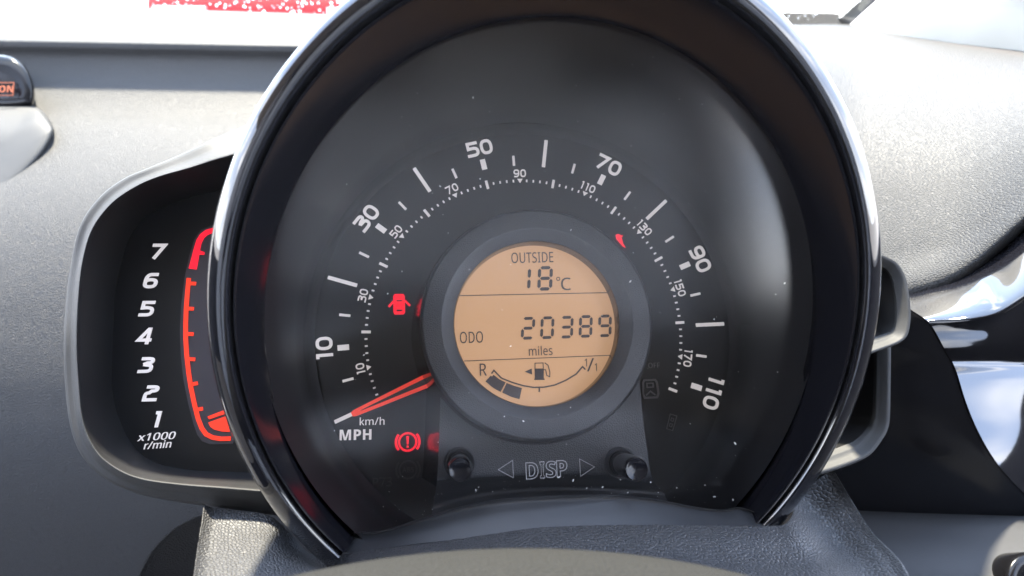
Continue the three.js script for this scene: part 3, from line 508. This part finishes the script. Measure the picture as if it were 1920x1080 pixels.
// ---------------------------------------------------------------- glossy black trim by the door
{
  const g = thing('gloss_trim', 'glossy black curved trim below the dashboard beside the door', 'trim panel', D(1750, 960, .33));
  const cx = [1480, 1600, 1690, 1740, 1790, 1830, 1870, 1920, 2000, 2100], ey = [590, 572, 551, 535, 515, 490, 457, 405, 320, 220], by = [640, 625, 610, 602, 600, 596, 586, 556, 500, 420];
  const low = i => .338 + (cx[i] - 1600) * .00005;
  const rows = [(i, d) => [ey[i] - 5, d + .012], (i, d) => [ey[i], d + .002], (i, d) => [lerp(ey[i], by[i], .12), d - .004], (i, d) => [lerp(ey[i], by[i], .55), d - .020], (i, d) => [lerp(ey[i], by[i], .95), d - .033], (i, d) => [by[i] + 5, d - .031], (i, d) => [by[i] + 20, d - .022], (i, d) => [lerp(by[i], 680, .6), lerp(d, low(i), .6)], (i, d) => [672, low(i) + .010], (i, d) => [682, low(i) + .0115], (i, d) => [710, low(i) + .007], (i, d) => [780, low(i) - .003], (i, d) => [890, low(i) - .019], (i, d) => [1010, low(i) - .030]]
    .map(f => cx.map((x, i) => { const [y, d] = f(i, .362 - (x - 1600) * .00011); return D(x, y, d); }));
  part('panel', sheet(rows, 8, 8), M.gloss, g);
  // black fin standing in front of the panel
  const fy = [560, 580, 606, 650, 690, 750, 800, 850, 890, 930, 980], fx = [1680, 1706, 1742, 1768, 1790, 1809, 1829, 1856, 1886, 1926, 1990];
  const fr = fy.map((y, k) => { const d0 = .242 + k * .0068, x = fx[k]; return [[1470, d0 + .012], [lerp(1470, x, .35), d0 + .004], [lerp(1470, x, .68), d0], [x - 34, d0], [x - 10, d0 + .0005], [x - 1.5, d0 + .0008], [x, d0 + .0025], [x - 14, d0 + .03]].map(([px, d]) => D(px, y, d)); });
  part('fin', sheet(fr, 6, 6), M.finBlack, g);
}
{
  const g = thing('lower_dash', 'grey lower dashboard ledge beside the column cover', 'lower dash', D(1750, 1100, .33), { kind: 'structure' });
  const xs = [1440, 1560, 1680, 1800, 1920, 2080];
  const rows = [[952, .335], [962, .312], [1000, .298], [1060, .284], [1160, .268], [1400, .255]].map(([y, d]) => xs.map(x => D(x, y + (x - 1680) * .045, d - (x - 1560) * .00003)));
  part('ledge', sheet(rows, 6, 6), M.ledge, g);
}
{
  const k = thing('round_knob', 'dark round knob on the lower dashboard ledge', 'knob', D(1915, 1085, .29));
  const c = D(1942, 1108, .268), lg = new THREE.LatheGeometry([[.0145, -.012], [.0145, .002], [.0135, .004], [.011, .0045], [.009, .003], [0, .002]].map(p => new THREE.Vector2(...p)), 48); lg.rotateX(Math.PI / 2 - .25); lg.translate(c.x, c.y, c.z); part('knob_body', lg, M.finBlack, k);
}

// ---------------------------------------------------------------- windscreen, pillar and cabin shell (world coordinates)
const worldThing = (name, geo, mat, label, cat, kind) => { geo.computeBoundingBox(); const c = geo.boundingBox.getCenter(vec(0, 0, 0)); c.y = geo.boundingBox.min.y; geo.translate(-c.x, -c.y, -c.z); const m = shade(new THREE.Mesh(geo, mat)); m.name = numbered(name); m.position.copy(c); m.userData = kind ? { kind, label } : { label, category: cat }; scene.add(m); return m; };
const Wd = (px, py, d) => toWorld(D(px, py, d));
{
  const bl = Wd(-700, -12, .82), bm = Wd(620, 27, .79), br = Wd(1592, 50, .67);
  const upv = vec(0, .47, .62);
  const row = t => [bl, Wd(-40, 7, .81), bm, Wd(1100, 38, .74), br].map(p => p.clone().add(vec((p.x) * -.12 * t, upv.y * t + .02 * Math.sin(t * 3), upv.z * t)));
  worldThing('windscreen', sheet([row(-.02), row(.3), row(.65), row(1)], 6, 6), M.glass, 'rain spotted windscreen beyond the dashboard', 'windscreen');
  const f = t => [Wd(1440, 45, .70), Wd(1500, 47, .69), Wd(1560, 49, .675), Wd(1588, 49, .665), Wd(1620, 22, .66), Wd(1650, -5, .655), Wd(1720, -70, .645)].map((p, i) => p.clone().add(i < 3 ? vec(0, .012 * t, .006 * t) : vec(-.011 * t, .006 * t, 0)));
  worldThing('windscreen_border', sheet([f(0), f(1)], 5, 2), std({ color: lin(.02, .02, .02), roughness: .6 }), 'black ceramic border at the windscreen corner', 'glass border');
  // rain drops on the visible strip of glass
  const n = 260, ig = new THREE.SphereGeometry(1, 8, 6), im = new THREE.InstancedMesh(ig, phy({ color: lin(1, 1, 1), roughness: 0, transmission: 1, thickness: .001, ior: 1.33 }), n), mt = new THREE.Matrix4();
  for (let i = 0; i < n; i++) { const px = i < 200 ? 120 + rnd() * 540 : 1440 + rnd() * 180, t = .002 + rnd() * .05; const b = px < 700 ? Wd(px, 7 + (px + 40) * .0303, .80) : Wd(px, 46, .69); const p = b.add(vec(0, upv.y * t, upv.z * t)); const s = .0005 + rnd() * .0012; mt.compose(p, new THREE.Quaternion(), vec(s, s, s * .6)); im.setMatrixAt(i, mt); }
  im.name = 'rain_drops'; im.userData = { kind: 'stuff', label: 'clear rain drops on the windscreen' }; shade(im); scene.add(im);
}
{
  const rows = [[[1596, 56], [1640, 62], [1700, 72], [1800, 84], [1930, 102], [1990, 112]], [[1640, 8], [1680, 8], [1740, 12], [1840, 20], [1960, 30], [2010, 36]], [[1760, -110], [1790, -110], [1840, -108], [1910, -104], [1990, -98], [2030, -92]], [[2300, -700], [2320, -700], [2350, -696], [2385, -690], [2420, -684], [2445, -680]]];
  const ds = [[.655, .62, .585, .55, .51, .47], [.645, .60, .565, .53, .49, .45], [.62, .575, .54, .505, .465, .425], [.50, .46, .43, .40, .37, .34]];
  worldThing('pillar_trim', sheet(rows.map((r, k) => r.map(([x, y], i) => Wd(x, y, ds[k][i]))), 6, 6), std({ color: lin(.42, .41, .37), roughness: .8 }), 'pale cream windscreen pillar trim', 'pillar', 'structure');
}
{
  const box = (w, h, d, x, y, z) => { const b = new THREE.BoxGeometry(w, h, d); b.translate(x, y, z); return b; };
  worldThing('roof_lining', box(1.5, .04, 1.7, -.35, 1.56, 1.0), std({ color: lin(.32, .29, .25), roughness: .95 }), 'pale cloth roof lining of the car', 'roof', 'structure');
  const rb = (w, h, d, x, y, z) => { const b = new RoundedBoxGeometry(w, h, d, 6, Math.min(w, h, d) * .45); b.translate(x, y, z); return b; };
  const darkFabric = std({ color: lin(.02, .021, .026), roughness: .9 }), cloth = std({ color: lin(.52, .525, .55), roughness: .95 });  // cushions darkened and backrests paled to tune reflections in fin and cover
  worldThing('rear_cabin', merge([box(1.5, .95, .12, -.35, .95, 1.9), box(1.5, .1, 2.0, -.35, .35, .8), box(1.5, .3, .1, -.35, 1.5, 1.86)]), std({ color: lin(.05, .05, .055), roughness: .9 }), 'dark rear of the cabin', 'cabin', 'structure');
  worldThing('seat', merge([rb(.78, .95, .3, 0, .95, .82), rb(.3, .22, .14, 0, 1.44, .84)]), cloth, 'unseen cloth seat widened and paled for the dial cover reflection', 'seat', 'structure');  // unseen seat, made extra wide and pale to fill the cover reflection
  worldThing('seat_cushion', box(.52, .16, .46, 0, .62, .40), darkFabric, 'dark seat cushion', 'seat', 'structure');
  worldThing('seat', merge([rb(.56, .95, .3, -.74, .95, .82), rb(.3, .22, .14, -.74, 1.44, .84)]), cloth, 'grey cloth passenger seat', 'seat', 'structure');
  worldThing('seat_cushion', box(.52, .16, .46, -.72, .62, .40), darkFabric, 'dark seat cushion', 'seat', 'structure');
  { const bp = [[-.42, 1.045], [-.19, 1.037], [-.05, 1.03], [.1, 1.012], [.19, .99], [.28, .965], [.38, .92]]; worldThing('added_dark_strap', sheet([bp.map(([x, y]) => vec(x, y + .027, .655)), bp.map(([x, y]) => vec(x, y, .652)), bp.map(([x, y]) => vec(x, y - .027, .655))], 6, 3), darkFabric, 'added unseen dark strap for a band in the dial cover reflection', 'added strap', 'structure'); }  // added strap, shaped to put a dark band into the cover reflection
  worldThing('lengthened_pillars', merge([box(.08, .54, 1.3, .425, 1.28, 1.32), box(.08, .54, 1.1, -1.125, 1.28, 1.42)]), std({ color: lin(.2, .2, .21), roughness: .95 }), 'unseen rear pillar panels lengthened to block window reflections', 'pillar', 'structure');  // unseen pillars, lengthened to keep bright windows out of the cover reflection
  worldThing('door_panels', merge([box(.06, .66, 1.9, .43, .69, .55), box(.06, .66, 1.9, -1.13, .69, .55)]), std({ color: lin(.035, .035, .037), roughness: .7 }), 'dark door panels', 'door', 'structure');
}
// ---------------------------------------------------------------- red car parked ahead
{
  const c = Wd(505, 20, 4.7); c.y = 0;
  const car = new THREE.Group(); car.name = numbered('parked_car'); car.position.copy(c); car.userData = { label: 'bright red parked car seen through the wet windscreen', category: 'car' }; scene.add(car);
  const add = (name, g, m, parent = car) => { const q = shade(new THREE.Mesh(g, m)); q.name = name; parent.add(q); return q; };
  const prof = new THREE.Shape(); prof.moveTo(0, .25); prof.lineTo(0, .62); prof.quadraticCurveTo(-.02, .78, -.2, .84); prof.lineTo(-1.0, .95); prof.lineTo(-1.6, 1.42); prof.quadraticCurveTo(-2.4, 1.5, -3.2, 1.38); prof.quadraticCurveTo(-3.7, 1.0, -3.75, .8); prof.lineTo(-3.72, .25); prof.closePath();
  const bg = new THREE.ExtrudeGeometry(prof, { depth: 1.5, bevelEnabled: true, bevelSize: .06, bevelThickness: .08, bevelSegments: 3 }); bg.translate(0, 0, -.75); bg.rotateY(-Math.PI / 2);
  add("body", bg, phy({ color: lin(.2, .005, .008), roughness: .7, specularIntensity: .4 }));
  const bx = (w, h, d, x, y, z) => { const b = new THREE.BoxGeometry(w, h, d); b.translate(x, y, z); return b; };
  add('grille', bx(.9, .16, .03, 0, .56, .075), M.black); add('number_plate', bx(.5, .11, .02, 0, .44, .075), std({ color: lin(.7, .7, .68), roughness: .5 }));
  for (const s of [-1, 1]) { add('headlight', bx(.34, .14, .05, s * .58, .68, .06), std({ color: lin(.6, .62, .65), roughness: .15, metalness: .5 })); for (const z of [-.7, -3.0]) { const w = new THREE.CylinderGeometry(.3, .3, .2, 28); w.rotateZ(Math.PI / 2); w.translate(s * .74, .3, z); add('wheel', w, M.black); } }
  const ws = new THREE.BufferGeometry(); ws.setAttribute('position', new THREE.Float32BufferAttribute([-.68, 1.02, -1.0, .68, 1.02, -1.0, .6, 1.42, -1.5, -.68, 1.02, -1.0, .6, 1.42, -1.5, -.6, 1.42, -1.5], 3)); ws.computeVertexNormals(); add('front_window', ws, std({ color: lin(.02, .025, .03), roughness: .1 }));
}
// ---------------------------------------------------------------- dust on the clear cover and the trim
{
  const n = 165, ig = new THREE.IcosahedronGeometry(1, 0), im = new THREE.InstancedMesh(ig, std({ color: lin(.75, .74, .72), roughness: .9 }), n), mt = new THREE.Matrix4(), q = new THREE.Quaternion();
  for (let i = 0; i < n; i++) {
    let p; if (i < 110) { const a = rnd() * 6.283, r = Math.sqrt(rnd()) * 1.25; const x = r * Math.cos(a), y = -.11 + r * Math.sin(a); p = vec(x * K, y * K, (1.088 + .42 * y) * K); }
    else { const x = 690 + rnd() * 700, y = 900 + 70 * Math.abs((x - 1080) / 400) ** 1.6 + rnd() * rnd() * 50 - 10; p = V(x, y, 1.088, .42); }
    const s = (.00005 + rnd() ** 4 * .0002); q.setFromEuler(new THREE.Euler(rnd() * 6, rnd() * 6, rnd() * 6)); mt.compose(toWorld(p), q, vec(s * (1 + rnd() * 2), s, s)); im.setMatrixAt(i, mt);
  }
  im.name = 'dust_specks'; im.userData = { kind: 'stuff', label: 'pale dust specks on the clear dial cover' }; shade(im); scene.add(im);
}
renderer.render(scene, camera);
